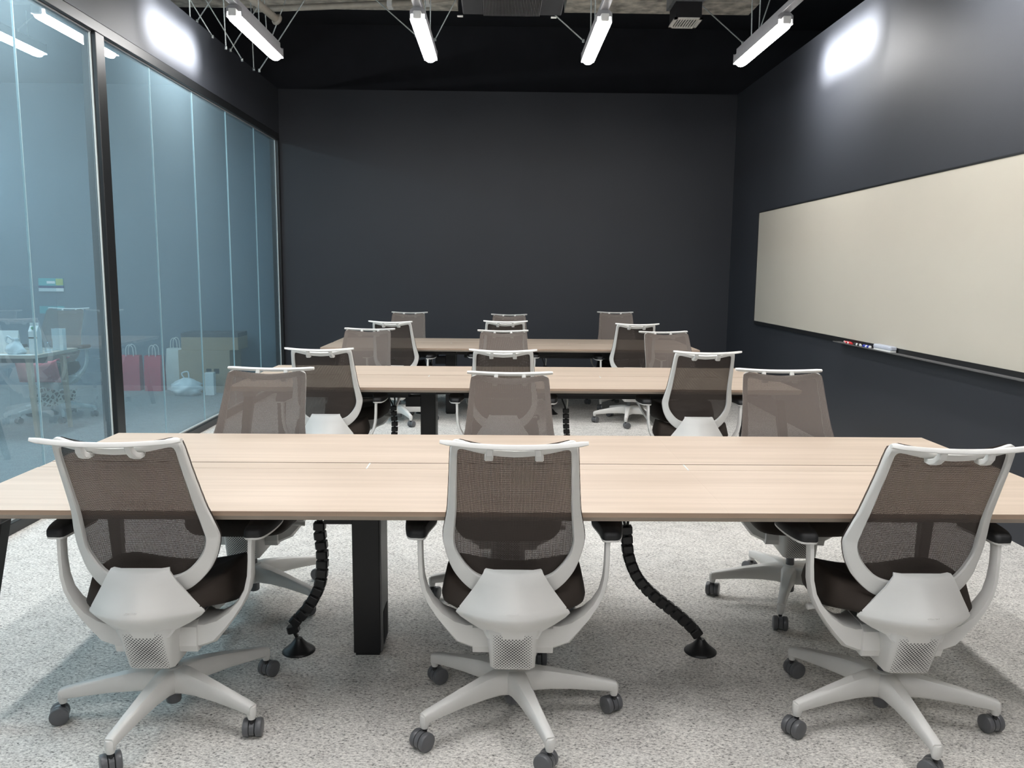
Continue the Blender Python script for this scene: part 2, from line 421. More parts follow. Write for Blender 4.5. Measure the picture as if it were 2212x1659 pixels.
def make_chair():
    root = thing('office_chair', '', 'chair')
    P = lambda mb, name, m, par=root: mb.build(name, m, par)
    # base
    mb = MB().lathe([(.012, .165), (.030, .165), (.036, .155), (.040, .12), (.034, .082), (.028, .078)], 24)
    smooth_angle(P(mb, 'hub', M['shell']))
    mb = MB().lathe([(.018, .24), (.018, .080), (.024, .077), (.024, .045), (.021, .040)], 20)
    smooth_angle(P(mb, 'gas_lift', M['caster']))
    swiv = [2.1, 1.6, .6, 4.0, 2.6]
    for k in range(5):
        a = 2 * PI * k / 5
        d = Vector((math.cos(a), math.sin(a), 0)); s_ = Vector((-math.sin(a), math.cos(a), 0)); U = Vector((0, 0, 1))
        secs = []
        for r, z, w, h in ((.015, .120, .036, .040), (.06, .126, .030, .036), (.12, .124, .024, .031), (.20, .116, .019, .025), (.28, .105, .016, .020), (.325, .098, .015, .0175), (.342, .094, .015, .016)):
            secs.append((d * r + U * z, s_ * w, U * h))
        mb = MB().sweep(secs, smooth=False)
        mb.lathe([(.011, .064), (.015, .078), (.0155, .098), (.013, .105)], 14, mat=Matrix.Translation(d * .335))
        lg = P(mb, 'leg', M['shell']); smooth_angle(lg, 50)
        # twin-wheel caster, swivelled
        sw = swiv[k]; T = Matrix.Translation(d * .335 + Vector((math.cos(sw), math.sin(sw), 0)) * .012) @ Matrix.Rotation(sw, 4, 'Z')
        cb = MB()
        for side in (-1, 1):
            prof = [(.004, .0085), (.022, .0085), (.0275, .0105), (.029, .014), (.029, .024), (.0275, .0275), (.022, .0295), (.004, .0300)]
            W = Matrix.Translation((0, 0, .029)) @ Matrix.Rotation(-side * PI / 2, 4, 'X')
            cb.lathe(prof, 28, mat=T @ W)
        hood = []
        for yy in (-.0075, .0075):
            ring = [(.0275 * math.cos(q), yy, .029 + .0275 * math.sin(q)) for q in [PI * (-.18 + 1.36 * i / 18) for i in range(19)]]
            hood.append(ring)
        cb.loft(hood, True, True, 0, False, mat=T)
        cb.lathe([(.0075, .045), (.0075, .072)], 12, mi=1, mat=Matrix.Translation(d * .335))
        smooth_angle(P(cb, 'caster', [M['caster'], M['castpin']], lg), 40)
    # mechanism body under the seat with perforated ends
    mb = MB()
    def rr(x, y0, y1, z, c=.014):
        return [(-x + c, y0, z), (x - c, y0, z), (x, y0 + c, z), (x, y1 - c, z), (x - c, y1, z), (-x + c, y1, z), (-x, y1 - c, z), (-x, y0 + c, z)]
    mb.loft([rr(.066, -.150, .13, .229), rr(.069, -.160, .14, .236), rr(.074, -.190, .15, .32), rr(.080, -.205, .15, .37), rr(.080, -.20, .14, .385)])
    smooth_angle(P(mb, 'mechanism_cover', M['perf']), 60)
    mb = MB()
    mb.loft([[(x, y, z) for y, z in ((-.115, .285), (-.105, .262), (.05, .262), (.06, .285), (.06, .355), (.045, .368), (-.095, .362), (-.112, .345))] for x in (-.126, -.05, .05, .126)], smooth=False)
    P(mb, 'arm_mount', M['shell'])
    # arms and pads
    for sd in (-1, 1):
        X = Vector((sd, 0, 0)); Y = Vector((0, 1, 0)); Z = Vector((0, 0, 1))
        pts = [((.104, -.030, .315), 90, .070, .046), ((.128, -.031, .315), 86, .070, .047), ((.160, -.040, .322), 62, .060, .040), ((.195, -.052, .345), 50, .046, .024), ((.230, -.062, .378), 42, .036, .014),
               ((.258, -.068, .415), 28, .028, .010), ((.278, -.070, .455), 15, .024, .0085), ((.288, -.070, .500), 4, .022, .008), ((.291, -.070, .550), 0, .020, .0075), ((.292, -.068, .600), 0, .020, .0075), ((.293, -.062, .622), 0, .022, .0085)]
        secs = []
        for (x, y, z), tilt, dep, th in pts:
            a = math.radians(tilt)          # 0: vertical member, 90: horizontal member
            n = X * math.cos(a) - Z * math.sin(a)
            secs.append((X * x + Y * y + Z * z, Y * dep, n * th))
        mb = MB().sweep(secs)
        arm = P(mb, 'arm', M['shell']); smooth_angle(arm, 45)
        # pad: outline widens forward
        ol = [(.276, -.088), (.302, -.094), (.328, -.086), (.344, -.03), (.352, .05), (.349, .105), (.330, .128), (.290, .126), (.258, .100), (.256, .06), (.270, -.02)]
        ol = [(v.x, v.y) for v in catmull([(a, b, 0) for a, b in ol], 3, True)]
        cx_, cy_ = .302, .01
        def ring(sc, z): return [(sd * (cx_ + (x - cx_) * sc), cy_ + (y - cy_) * sc, z + .02 * max(0, y)) for x, y in ol]
        mb = MB().loft([ring(.90, .617), ring(.98, .620), ring(.985, .626)], mi=1)
        mb.loft([ring(.985, .626), ring(1.0, .632), ring(.99, .645), ring(.90, .653), ring(.55, .656)], mi=0)
        smooth_angle(P(mb, 'arm_pad', [M['pad'], M['shell']], arm), 50)
    # seat cushion
    ol = [(0, -.205), (.10, -.200), (.17, -.165), (.215, -.09), (.232, .0), (.230, .10), (.218, .18), (.19, .232), (.12, .252), (0, .258)]
    ol = ol + [(-x, y) for x, y in reversed(ol[1:-1])]
    ol = [(v.x, v.y) for v in catmull([(a, b, 0) for a, b in ol], 3, True)]
    def sr(sc, z, dz=0): return [(x * sc, .02 + (y - .02) * sc, z + (.042 * max(0, min(1, (.03 - y) / .17)) * (.45 - z) / .07 if z < .45 else 0) - (.05 * max(0, (y - .13)) / .13 * .35 if y > .13 else 0) + dz * (x * sc) ** 2 * .9) for x, y in ol]
    mb = MB().loft([sr(.80, .372), sr(.93, .380), sr(.985, .398), sr(1.0, .418), sr(.985, .440), sr(.93, .455, 1), sr(.80, .460, 1), sr(.5, .455, 1), sr(.1, .452, 1)])
    P(mb, 'seat', M['fabric'])
    # lever below the seat
    mb = MB().tube([(-.12, .07, .362), (-.20, .055, .362), (-.245, .045, .360)], [.007, .008, .011], 10)
    P(mb, 'lever', M['shell'])
    # back support shell: sloped shield with a folded lower lip
    def sh(row):
        hw, zc_, ze, yc, ye, n = row
        return [(hw * u, yc + (ye - yc) * abs(u) ** 1.8, zc_ + (ze - zc_) * abs(u) ** 2.2) for u in [(-1 + 2 * i / n) for i in range(n + 1)]]
    rows = [(.086, .562, .566, -.205, -.192, 16), (.090, .555, .557, -.217, -.200, 16), (.110, .523, .522, -.232, -.196, 16), (.134, .488, .484, -.252, -.184, 16), (.157, .459, .449, -.272, -.172, 16),
            (.172, .444, .426, -.280, -.164, 16), (.174, .434, .419, -.280, -.161, 16), (.160, .417, .404, -.268, -.160, 16), (.128, .397, .384, -.242, -.165, 16), (.090, .374, .368, -.212, -.180, 16), (.076, .350, .350, -.200, -.195, 16)]
    outer = [sh(r) for r in rows]
    th = .010
    inner = [[(x * .955, y + th + .004, z + (.004 if i > 5 else -.001)) for x, y, z in r] for i, r in enumerate(outer)]
    rings = [o_ + list(reversed(i_)) for o_, i_ in zip(outer, inner)]
    sup = P(MB().loft(rings), 'back_support', M['shell']); smooth_angle(sup, 50)
    # tiny embossed lettering on the shell
    cu = bpy.data.curves.new('emboss', 'FONT'); cu.body = 'KOKUYO'; cu.size = .0068; cu.align_x = 'CENTER'; cu.align_y = 'CENTER'; cu.extrude = .0005
    to = bpy.data.objects.new('emboss', cu); COL.objects.link(to)
    bpy.context.view_layer.update()
    me = bpy.data.meshes.new_from_object(to.evaluated_get(bpy.context.evaluated_depsgraph_get()))
    bpy.data.objects.remove(to); bpy.data.curves.remove(cu)
    sl = math.atan2(.008, .013)
    me.transform(Matrix.Translation((0, -.2725, .4585)) @ Matrix.Rotation(PI / 2 - sl * .9, 4, 'X') @ Matrix.Scale(1.25, 4, (1, 0, 0)))
    me.materials.append(M['shell']); me.name = 'embossed_lettering'
    eo = bpy.data.objects.new('embossed_lettering', me); COL.objects.link(eo); eo.parent = sup
    # back frame ring
    lo, li = loop(OUT), loop(INN)
    b = bmesh.new()
    R = []
    for L, dy, sc in ((lo, 0, 1), (lo, -.012, .995), (lo, -.016, .975), (li, -.016, 1.02), (li, -.012, 1.0), (li, 0, 1)):
        cz = .73
        R.append([b.verts.new((x * sc, back_y(x, z) + dy, cz + (z - cz) * sc)) for x, z in L])
    n = len(lo)
    for q in range(6):
        A, B = R[q], R[(q + 1) % 6]
        for i in range(n):
            j = (i + 1) % n; b.faces.new((A[i], A[j], B[j], B[i]))
    bmesh.ops.recalc_face_normals(b, faces=b.faces[:])
    mb = MB(); mb._take(b, None, 0, True)
    smooth_angle(P(mb, 'back_frame', M['shell']), 45)
    # mesh panel stretched over the front of the frame
    def net(u, v):
        x_ = (u * 2 - 1)
        zt = .965 + .018 * abs(x_) ** 1.6; z = .471 + (zt - .471) * v
        hw = half_width(min(max(z - .004 * v, .4705), .9800)) if v < 1 else .150
        hw = max(hw, .03) * 1.012
        x = x_ * hw
        return (x, back_y(x, z) + .004 + (.006 * (abs(x_) > .999)) * 0, z)
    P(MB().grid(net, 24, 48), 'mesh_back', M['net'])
    # hanger bar with brackets
    secs = []
    for i in range(21):
        u = -1 + i / 10
        x = .202 * u; y = -.374 + .020 * u * u; z = .977 + .010 * u * u
        e = 1 if abs(u) < .95 else .72
        secs.append(((x, y, z), (0, .0125 * e, -.002), (0, .002, .0068 * e)))
    bar = P(MB().sweep(secs), 'hanger_bar', M['shell']); smooth_angle(bar, 60)
    for sd in (-1, 1):
        x = .070 * sd
        mb = MB().sweep([((x * .93, -.368, .975), (.009, 0, 0), (0, .011, .003)), ((x * .95, -.362, .958), (.010, 0, 0), (0, .009, .005)), ((x * .98, -.346, .944), (.011, 0, 0), (0, .006, .007)), ((x, -.326, .937), (.012, 0, 0), (0, .004, .008)), ((x, -.302, .939), (.012, 0, 0), (0, .003, .009))], smooth=False)
        smooth_angle(P(mb, 'bracket', M['shell'], bar), 20)
    return root

CH = make_chair()
index_kids()
UPPER = {'mechanism_cover', 'arm_mount', 'arm', 'seat', 'lever', 'back_support', 'back_frame', 'mesh_back', 'hanger_bar'}
BASE = {'hub', 'gas_lift', 'leg'}
first = [True]
def place_chair(x, y, face, base, label, group, dz=0.0):
    """face: turn of seat and back (degrees, 0 looks along +y); base: direction of one leg (degrees)"""
    if first[0]: r = CH; first[0] = False
    else: r = copy_tree(CH)
    r.location = (x, y, 0); r.rotation_euler = (0, 0, 0)
    kids = KIDS[CH.name] if r is CH else r.children
    for c in kids:
        nm = c.name.split('.')[0]
        if nm in UPPER:
            c.rotation_euler = (0, 0, math.radians(face)); c.location = (0, 0, dz)
        else:
            c.rotation_euler = (0, 0, math.radians(base))
    r['label'] = label; r['category'] = 'chair'; r['group'] = group
    return r
# depth of each table's near edge
TY = [2.406, 5.059, 7.695]; TD = 1.181; TX0, TX1 = -1.690, 1.912
g = 'mesh office chairs around the long tables'
S = 'grey framed mesh office chair '
place_chair(.052, 2.523, -1.5, 0, S + 'seen from behind at centre of nearest table', g)
CHAIRS = [
    (-1.060, 2.526, .2, -26.5, 'seen from behind at left end of nearest table', 0),
    (1.268, 2.503, -.2, -17.5, 'seen from behind at right end of nearest table', 0),
    (-1.078, 3.47, 179, 43, 'behind nearest table on the left, taupe mesh front facing us', 0),
    (.046, 3.46, 179, 36, 'behind nearest table in the middle, taupe mesh front facing us', -.012),
    (1.305, 3.475, 176, 29, 'behind nearest table on the right, mesh front facing us', .008),
    (-1.070, 5.16, 1.5, 10, 'seen from behind at left end of second table', 0),
    (.030, 5.16, -1, 20, 'seen from behind at centre of second table', 0),
    (1.240, 5.14, -1, 30, 'seen from behind at right end of second table', 0),
    (-1.052, 6.13, 176, 5, 'behind second table on the left, taupe mesh front facing us', 0),
    (.042, 6.12, 182, 15, 'behind second table in the middle, taupe mesh front facing us', -.005),
    (1.365, 6.13, 189, 25, 'behind second table on the right, turned slightly', -.005),
    (-.960, 7.79, -5, -65, 'seen from behind at left end of farthest table', 0),
    (.045, 7.79, 2, 12, 'seen from behind at centre of farthest table', .012),
    (1.265, 7.81, 0, -103, 'seen from behind at right end of farthest table', -.005),
    (-1.018, 8.77, 177, 30, 'behind farthest table on the left, against the dark back wall', .0),
    (.110, 8.77, 180, 50, 'behind farthest table in the middle, mostly hidden by other chairs', -.015),
    (1.290, 8.77, 179, 15, 'behind farthest table on the right, against the dark back wall', .02),
]
for x, y, f, b, lab, dz in CHAIRS: place_chair(x, y, f, b, S + lab, g, dz)

# ------------------------------------------------------------------ tables
def make_table():
    r = thing('long_table', '', 'table', (0, 0, 0))
    L, W, D = TX0, TX1, TD
    s1, s2 = -.488, .709         # seams between the three units
    # boards: sharp overhang, brown edge upper half and undercut lower half
    for (a, b) in ((L, s1), (s1, s2), (s2, W)):
        for near in (True, False):
            y0, y1 = (0, .5415) if near else (.6395, D)
            a_ = a + (.0001 if a != L else 0); b_ = b - (.0001 if b != W else 0)
            mb = MB()
            zt, zm, zb = .72, .705, .690
            ee = .012
            ya, yb = (y0, y1)
            xa, xb = a_, b_
            uL = ee if a == L else 0; uR = ee if b == W else 0
            fN = ee if near else 0; fF = 0 if near else ee
            def rg(i, z): return [(xa + uL * i, ya + fN * i, z), (xb - uR * i, ya + fN * i, z), (xb - uR * i, yb - fF * i, z), (xa + uL * i, yb - fF * i, z)]
            mb.loft([rg(0, zt), rg(0, zt - .0005)], mi=0, smooth=False)
            bmf = mb
            bmf.loft([rg(0, zt - .0005), rg(0, zm)], cap=False, mi=1, smooth=False)
            bmf.loft([rg(0, zm), rg(1, zb)], cap=False, mi=2, smooth=False)
            bmf.loft([rg(1, zb), rg(1, zb - .0005)], mi=2, smooth=False)
            mb.build('tabletop', [M['wood'], M['edge'], M['edge_under']], r)
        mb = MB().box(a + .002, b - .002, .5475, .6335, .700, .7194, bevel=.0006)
        mb.box(a + .0005, b - .0005, .5418, .5473, .700, .7186, mi=1).box(a + .0005, b - .0005, .6337, .6392, .700, .7186, mi=1)  # near-black strips fill both slot gaps, their colour standing in for shade
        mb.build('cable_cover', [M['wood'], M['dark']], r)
    for s_ in (s1, s2):
        MB().box(s_ - .0025, s_ + .0025, .5475, .6335, .70, .7198).build('cover_joint', M['trim'], r)
    # under-frame
    MB().box(L + .16, W - .16, .36, .44, .625, .688, bevel=.003).build('support_beam', M['black'], r)
    MB().box(L + .16, W - .16, .74, .82, .625, .688, bevel=.003).build('support_beam', M['black'], r)
    MB().box(L + .30, -.62, .46, .72, .585, .60).box(L + .30, -.62, .46, .465, .60, .66).box(L + .30, -.62, .715, .72, .60, .66).build('cable_tray', M['black'], r)
    MB().box(-.35, W - .3, .46, .72, .585, .60).box(-.35, W - .3, .46, .465, .60, .66).box(-.35, W - .3, .715, .72, .60, .66).build('cable_tray', M['black'], r)
    for x in (L + .20, W - .20):
        MB().box(x - .03, x + .03, .36, .82, .630, .690, bevel=.004).build('cross_bar', M['black'], r)
    # central column at the left seam with a side panel and cable hatch
    c = MB().box(-.541, -.440, .515, .695, .012, .64, bevel=.003).box(-.535, -.446, .525, .685, 0, .012)
    c = c.box(-.56, -.42, .30, .90, .64, .69, bevel=.003).build('column', M['black'], r)
    MB().box(-.440, -.434, .520, .690, .016, .66, bevel=.001).build('side_panel', M['black_grey'], c)
    MB().box(-.4335, -.432, .555, .655, .03, .16).build('cable_hatch', M['dark'], c)
    MB().box(-.645, -.541, .525, .62, .512, .585, bevel=.002).build('side_bracket', M['black'], r)
    # splayed end legs
    for x, sx in ((L + .095, -1), (W - .095, 1)):
        for y0, y1 in ((.135, .01), (D - .285, D - .135)):
            xb_ = x + sx * .055
            mb = MB().sweep([((xb_, y1, .0), (.018, 0, 0), (0, .018, 0)), (((x + xb_) / 2, y0 * .5 + y1 * .5, .33), (.024, 0, 0), (0, .026, 0)), ((x, y0, .66), (.030, 0, 0), (0, .036, 0))], smooth=False)
            lg = mb.build('leg', M['black'], r)
            MB().box(x - .036, x + .036, y0 - .045, y0 + .045, .645, .691, bevel=.006).build('leg_bracket', M['black_grey'], lg)
    return r
tb = make_table(); index_kids()
tl = ['long pale wood table nearest the camera with cable slot along its middle', 'long pale wood table in the middle row, between two ranks of chairs', 'farthest long pale wood table, close to the dark back wall']
tabs = [tb, copy_tree(tb), copy_tree(tb)]
for o, y, l in zip(tabs, TY, tl):
    o.location = (0, y, 0); o['label'] = l; o['group'] = 'long tables in three rows'

# ------------------------------------------------------------------ cable spines
def spine(pts, label, yaw_y, white=False, x_shift=0.0, y_off=0.0, lead=(0, 0)):
    """pts: (x, z) going down; vertebra segments threaded on two cables, weighted foot on the floor"""
    bx, bz = pts[-1]
    r = thing('cable_spine', label, 'cable guide', (bx + x_shift, yaw_y, 0), 0, 'segmented cable guides under the tables')
    path = catmull([(x - bx, y_off * i / len(pts) - y_off, z) for i, (x, z) in enumerate(pts)], 10)
    # equal spacing
    tot = 0; cum = [0]
    for a, b in zip(path, path[1:]): tot += (b - a).length; cum.append(tot)
    def at(d):
        for i in range(len(path) - 1):
            if cum[i + 1] >= d:
                f = (d - cum[i]) / max(1e-6, cum[i + 1] - cum[i]); return path[i].lerp(path[i + 1], f)
        return path[-1]
    step = .037; nseg = int((tot - .005) / step)
    for i in range(nseg):
        p0, p1 = at(i * step), at(i * step + .028)
        d = (p1 - p0).normalized(); sx = d.cross(Vector((0, 1, 0))).normalized()
        if sx.length < .5: sx = Vector((1, 0, 0))
        sy = d.cross(sx).normalized(); w = .0215
        secs = [(p0, sx * w * .94, sy * w * .85), (p0 + d * .002, sx * w, sy * w * .9), (p1 - d * .002, sx * w, sy * w * .9), (p1, sx * w * .94, sy * w * .85)]
        mb = MB().sweep(secs, smooth=False)
        m0 = at(i * step + .012); m1 = at(i * step + step + .012)
        mb.sweep([(m0, sx * .006, sy * .008), (m1, sx * .006, sy * .008)], smooth=False)
        mb.build('segment', M['rubber'], r)
    top = path[0]
    for ox, lx, m in ((-.006, -.030 + lead[0], 'rubber'), (.006, .006 + lead[1], 'white' if white else 'rubber')):
        MB().tube(catmull([(top.x + lx, top.y + .0, .576), (top.x + lx * .6 + ox, top.y, .555), (top.x + ox, top.y, top.z + .01), (top.x + ox, top.y, top.z - .02)], 6), .0055, 8).build('cable', M[m], r)
    f = MB().lathe([(.0005, .052), (.014, .052), (.018, .045), (.034, .026), (.054, .010), (.062, .003), (.062, 0), (.01, 0)], 32)
    smooth_angle(f.build('foot', M['rubber'], r), 50)
    return r
SL = [(-.668, .510), (-.668, .47), (-.661, .40), (-.662, .33), (-.672, .265), (-.700, .205), (-.735, .155), (-.768, .122), (-.782, .095), (-.770, .068), (-.759, .045)]
SR = [(.484, .500), (.488, .44), (.496, .385), (.520, .32), (.555, .268), (.610, .215), (.665, .172), (.715, .130), (.755, .092), (.778, .06), (.785, .045)]
spine(SL, 'black segmented cable spine below nearest table, left one, beside its black column', 2.965)
spine(SR, 'black segmented cable spine curving right below nearest table, right of centre chair', 2.965)
spine(SL, 'black segmented cable spine below second table, left of its black column', 5.615, x_shift=-.065)
spine([(x - (.785 - x) * -.0 if 0 else .47 + (x - .484) * .25, z) for x, z in SR], 'black segmented cable spine below second table, right of middle chair, with a white cable', 5.615, white=True, x_shift=.0)
spine(SL, 'black segmented cable spine below farthest table, left of its black column', 8.25, x_shift=-.03)
spine([(.47 + (x - .484) * .25, z) for x, z in SR], 'black segmented cable spine below farthest table, seen right of middle chairs, with white cable', 8.25, white=True)

# ------------------------------------------------------------------ whiteboard with markers
wb = thing('whiteboard', 'wide cream whiteboard in a thin black frame on right wall', 'whiteboard', (XR, 5.6, 1.5))
wy0, wy1 = 1.8, 8.968
def lw(mb, name, m, par): # world-space builder parented to a thing
    o = mb.build(name, m, par); o.location = -par.location if par.parent is None else o.location; return o
lw(MB().box(XR - .022, XR - .001, wy0, wy1, .935, 2.100), 'writing_surface', M['cream'], wb)
lw(MB().box(XR - .026, XR - .001, wy0 - .01, wy1 + .006, 2.100, 2.112).box(XR - .026, XR - .001, wy1, wy1 + .006, .935, 2.10)
   .box(XR - .026, XR - .001, wy0 - .01, wy0, .935, 2.10).box(XR - .026, XR - .001, wy0 - .01, wy1 + .006, .900, .935), 'frame', M['frame'], wb)
lw(MB().prism([(XR - .024, .898), (XR - .085, .898), (XR - .088, .906), (XR - .083, .906), (XR - .081, .902), (XR - .024, .902)], (wy0 + .3, 6.66), 'y'), 'pen_tray', M['black_grey'], wb)

def marker(label, y, x, m, cap_dir=1, z=.9105):
    r = thing('marker', label, 'marker', (x, y, z), 0, 'markers in the pen tray')
    rot = Matrix.Rotation(PI / 2 * cap_dir, 4, 'X')
    smooth_angle(MB().lathe([(.003, -.062), (.0075, -.060), (.0080, -.055), (.0080, .018)], 16, mat=rot).build('barrel', M['white'], r), 40)
    smooth_angle(MB().lathe([(.0084, .016), (.0086, .02), (.0086, .060), (.006, .064), (.002, .064)], 16, mat=rot).build('cap', m, r), 40)
    smooth_angle(MB().lathe([(.0082, -.045), (.0082, -.010)], 16, mat=rot).build('sleeve', m, r), 40)
fx, bx_ = XR - .068, XR - .045
marker('red marker lying in tray, front one of the two reds', 6.395, fx, M['red'], 1)
marker('red marker lying in tray behind the front red one, nearer the board', 6.47, bx_, M['red'], 1)
marker('black marker lying in tray, front one of the two blacks', 6.235, fx, M['ink'], -1)
marker('black marker lying in tray behind the front black one, nearer the board', 6.29, bx_, M['ink'], -1)
marker('blue marker lying in tray next to the eraser, front one', 6.075, fx, M['blue'], -1)
marker('blue marker lying in tray behind the front blue one, nearer the board', 6.12, bx_, M['blue'], -1)
er = thing('eraser', 'pale grey whiteboard eraser in the tray beside the blue markers', 'eraser', (XR - .055, 5.815, .9035))
MB().box(-.024, .024, -.135, .135, .012, .042, bevel=.008).build('grip', M['eraser'], er)
MB().box(-.022, .022, -.130, .130, 0, .013, bevel=.002).build('felt', M['white'], er)

# ------------------------------------------------------------------ lamps on rails
SIDE_W = 11.0
LX = [-1.972, -.620, .765, 2.117]
ROWS = [(6.36, 7.51), (3.82, 4.97), (1.28, 2.43), (-2.2, -1.05)]
col_name = ['leftmost column by the glass', 'second column from left', 'second column from right', 'rightmost column by the whiteboard wall']
def lamp_tree():
    r = thing('ceiling_lamp', '', 'lamp', (0, 0, 3.27), 0, 'linear ceiling lamps')
    h = 1.15 / 2
    # rounded translucent trough, lit
    n = 12; rings = []
    for y, sc in ((-h, .80), (-h + .02, .97), (-h + .05, 1), (h - .06, 1), (h - .025, .9), (h - .008, .66), (h, .30)):
        rings.append([(.050 * sc * math.cos(2 * PI * k / n), y, .018 + .033 * (.5 + .5 * sc) * math.sin(2 * PI * k / n)) for k in range(n)])
    MB().loft(rings).build('diffuser', M['lamp'], r)
    MB().prism([(-.060, .022), (-.058, .085), (-.035, .105), (.035, .105), (.058, .085), (.060, .022), (.053, .022), (.051, .058), (-.051, .058), (-.053, .022)], (-h - .006, h + .008), 'y').box(-.059, .059, h + .002, h + .012, .012, .10, bevel=.003).build('housing', M['housing'], r)
    MB().box(-.03, .03, -h - .055, -h - .005, .015, .07, bevel=.008).build('end_cap', M['white'], r)
    return r
lp = lamp_tree(); index_kids(); firstlamp = True
for ri, (a, b) in enumerate(ROWS):
    for ci, x in enumerate(LX):
        o = lp if firstlamp else copy_tree(lp); firstlamp = False
        o.location = (x, (a + b) / 2, 3.27)
        o['label'] = ('lit white linear lamp, ' + ['', 'second lamp towards camera in ', 'third lamp towards camera in ', 'lamp behind the camera in '][ri] + col_name[ci])
for ci, x in enumerate(LX):
    r = thing('lamp_rail', 'grey ceiling rail carrying the lamps of the ' + col_name[ci], 'rail', (x, 2.4, 3.375), 0, 'lamp rails')
    lw(MB().box(x - .032, x + .032, YN + .05, 7.53, 3.375, 3.42, bevel=.004), 'channel', M['housing'], r)
    for yy in (-1.5, 1.6, 4.7, 7.0):
        lw(MB().tube([(x, yy, 3.42), (x, yy, ZC)], .005, 8), 'suspension_rod', M['rod'], r)
rg_n = thing('ceiling_lamp', 'lit white lamp in the next room, seen at far left through glass', 'lamp', (-4.02, 6.92, 3.27), 0, 'linear ceiling lamps')
src = KIDS[lp.name]
for c in src:
    k_ = c.copy(); COL.objects.link(k_); k_.parent = rg_n
    if c.name.startswith('diffuser'):
        k_.data = c.data.copy(); k_.data.materials.clear(); k_.data.materials.append(M['lamp2'])
MB().tube([(0, -.4, .10), (0, -.4, ZC - 3.27)], .005, 8).build('suspension_rod', M['rod'], rg_n)
MB().tube([(0, .4, .10), (0, .4, ZC - 3.27)], .005, 8).build('suspension_rod', M['rod'], rg_n)

# area lights added beside the outer lamps to put bright spots on the walls
for (a, b) in ROWS:
    for x, sx in ((LX[0] - .06, -1), (LX[-1] + .06, 1)):
        for en, spr, sy in ((SIDE_W, 42, .06), (SIDE_W * (.9 if sx > 0 else .5), 120, .06)):
            ld = bpy.data.lights.new('added_wall_light', 'AREA'); ld.shape = 'RECTANGLE'; ld.size = .95; ld.size_y = sy
            ld.energy = en; ld.color = (1, .985, .97); ld.spread = math.radians(spr)
            lo_ = bpy.data.objects.new('added_wall_light', ld); COL.objects.link(lo_)
            lo_.matrix_world = Matrix.Translation((x, (a + b) / 2, 3.275)) @ (Matrix(((0, 0, -sx, 0), (1, 0, 0, 0), (0, -sx, 0, 0), (0, 0, 0, 1))))

# ------------------------------------------------------------------ next-room lamps, out of view but lighting it
for i, (x, y) in enumerate([(-6.6, 6.9), (-4.02, 3.0), (-6.6, 3.0), (-6.9, 9.0)]):
    o = copy_tree(rg_n) if False else rg_n.copy(); COL.objects.link(o); o.location = (x, y, 3.27)
    for c in list(rg_n.children):
        d = c.copy(); COL.objects.link(d); d.parent = o
    o['label'] = ['lamp over the far side of the next room', 'lamp in next room near the glass, towards the camera', 'lamp in far part of next room towards the camera', 'lamp in next room near its back wall'][i]

# ------------------------------------------------------------------ ceiling services
ac = thing('air_unit', 'black ceiling air unit with slatted grille between the middle lamps', 'air conditioner', (.08, 6.5, 3.5))
lw(MB().box(-.31, .482, 6.10, 6.90, 3.49, 3.80, bevel=.01), 'casing', M['unit'], ac)
lw(MB().box(-.145, .305, 6.18, 6.865, 3.484, 3.489), 'grille_recess', M['dark'], ac)
for i in range(40):
    x = -.14 + i * .0113
    lw(MB().box(x, x + .004, 6.18, 6.865, 3.472, 3.484), 'slat', M['slat'], ac)
for x in (-.355, .40): lw(MB().box(x, x + .045, 6.905, 6.93, 3.478, 3.486), 'clip', M['white'], ac)
for x in (-.25, .42): lw(MB().tube([(x, 6.3, 3.79), (x, 6.3, ZC)], .006, 8), 'hanging_rod', M['rod'], ac)

vt = thing('air_vent', 'small square air vent with pale slatted grille, hanging before the right lamp', 'vent', (1.675, 7.78, 3.7))
vx0, vx1, vy0, vy1, vz = 1.549, 1.803, 7.637, 7.935, 3.70
lw(MB().box(vx0 + .01, vx1 - .01, vy0 + .01, vy1 - .01, vz + .013, vz + .15), 'plenum_box', M['dark'], vt)
lw(MB().box(vx0, vx1, vy0, vy0 + .03, vz, vz + .012).box(vx0, vx1, vy1 - .03, vy1, vz, vz + .012).box(vx0, vx0 + .03, vy0, vy1, vz, vz + .012).box(vx1 - .03, vx1, vy0, vy1, vz, vz + .012), 'grille_frame', M['grille'], vt)
for i in range(8):
    x = vx0 + .042 + i * .0235
    lw(MB().box(x, x + .011, vy0 + .03, vy1 - .03, vz + .001, vz + .010), 'slat', M['grille'], vt)
lw(MB().box(vx0 - .02, vx1 + .005, vy0 - .01, vy1, vz + .15, ZC - .01), 'duct', M['steel'], vt)

RY = 8.3
def from_px(px, py, y):
    d = r2 * ((px - 1106) / F_PX) - u2 * ((py - 829.5) / F_PX) + fw
    return Vector((0, 0, CAM_H)) + d * (y / d.y)
pp = thing('ceiling_conduit', 'cream conduit pipe running along the concrete beam, left of the air unit', 'pipe', from_px(720, 14, 8.28))
lw(MB().tube([from_px(548, 20, 8.28), from_px(700, 14, 8.28), from_px(885, 6, 8.28), from_px(980, -6, 8.28)], .030, 14), 'pipe_run', M['pipe'], pp)
for px in (842, 922):
    q = from_px(px, 8 if px < 900 else 2, 8.28)
    lw(MB().box(q.x - .025, q.x + .025, 8.24, 8.35, q.z - .036, q.z + .05, bevel=.004), 'clamp', M['white'], pp)
pb = thing('drop_pipe', 'cream pipe stub slanting down with round end flange, near the left lamp', 'pipe', from_px(575, 20, 8.0))
pa, pc = from_px(548, 0, 7.85), from_px(598, 42, 8.1)
lw(MB().tube([pa + (pa - pc) * .8, pa, pc], .036, 14), 'pipe_run', M['pipe'], pb)
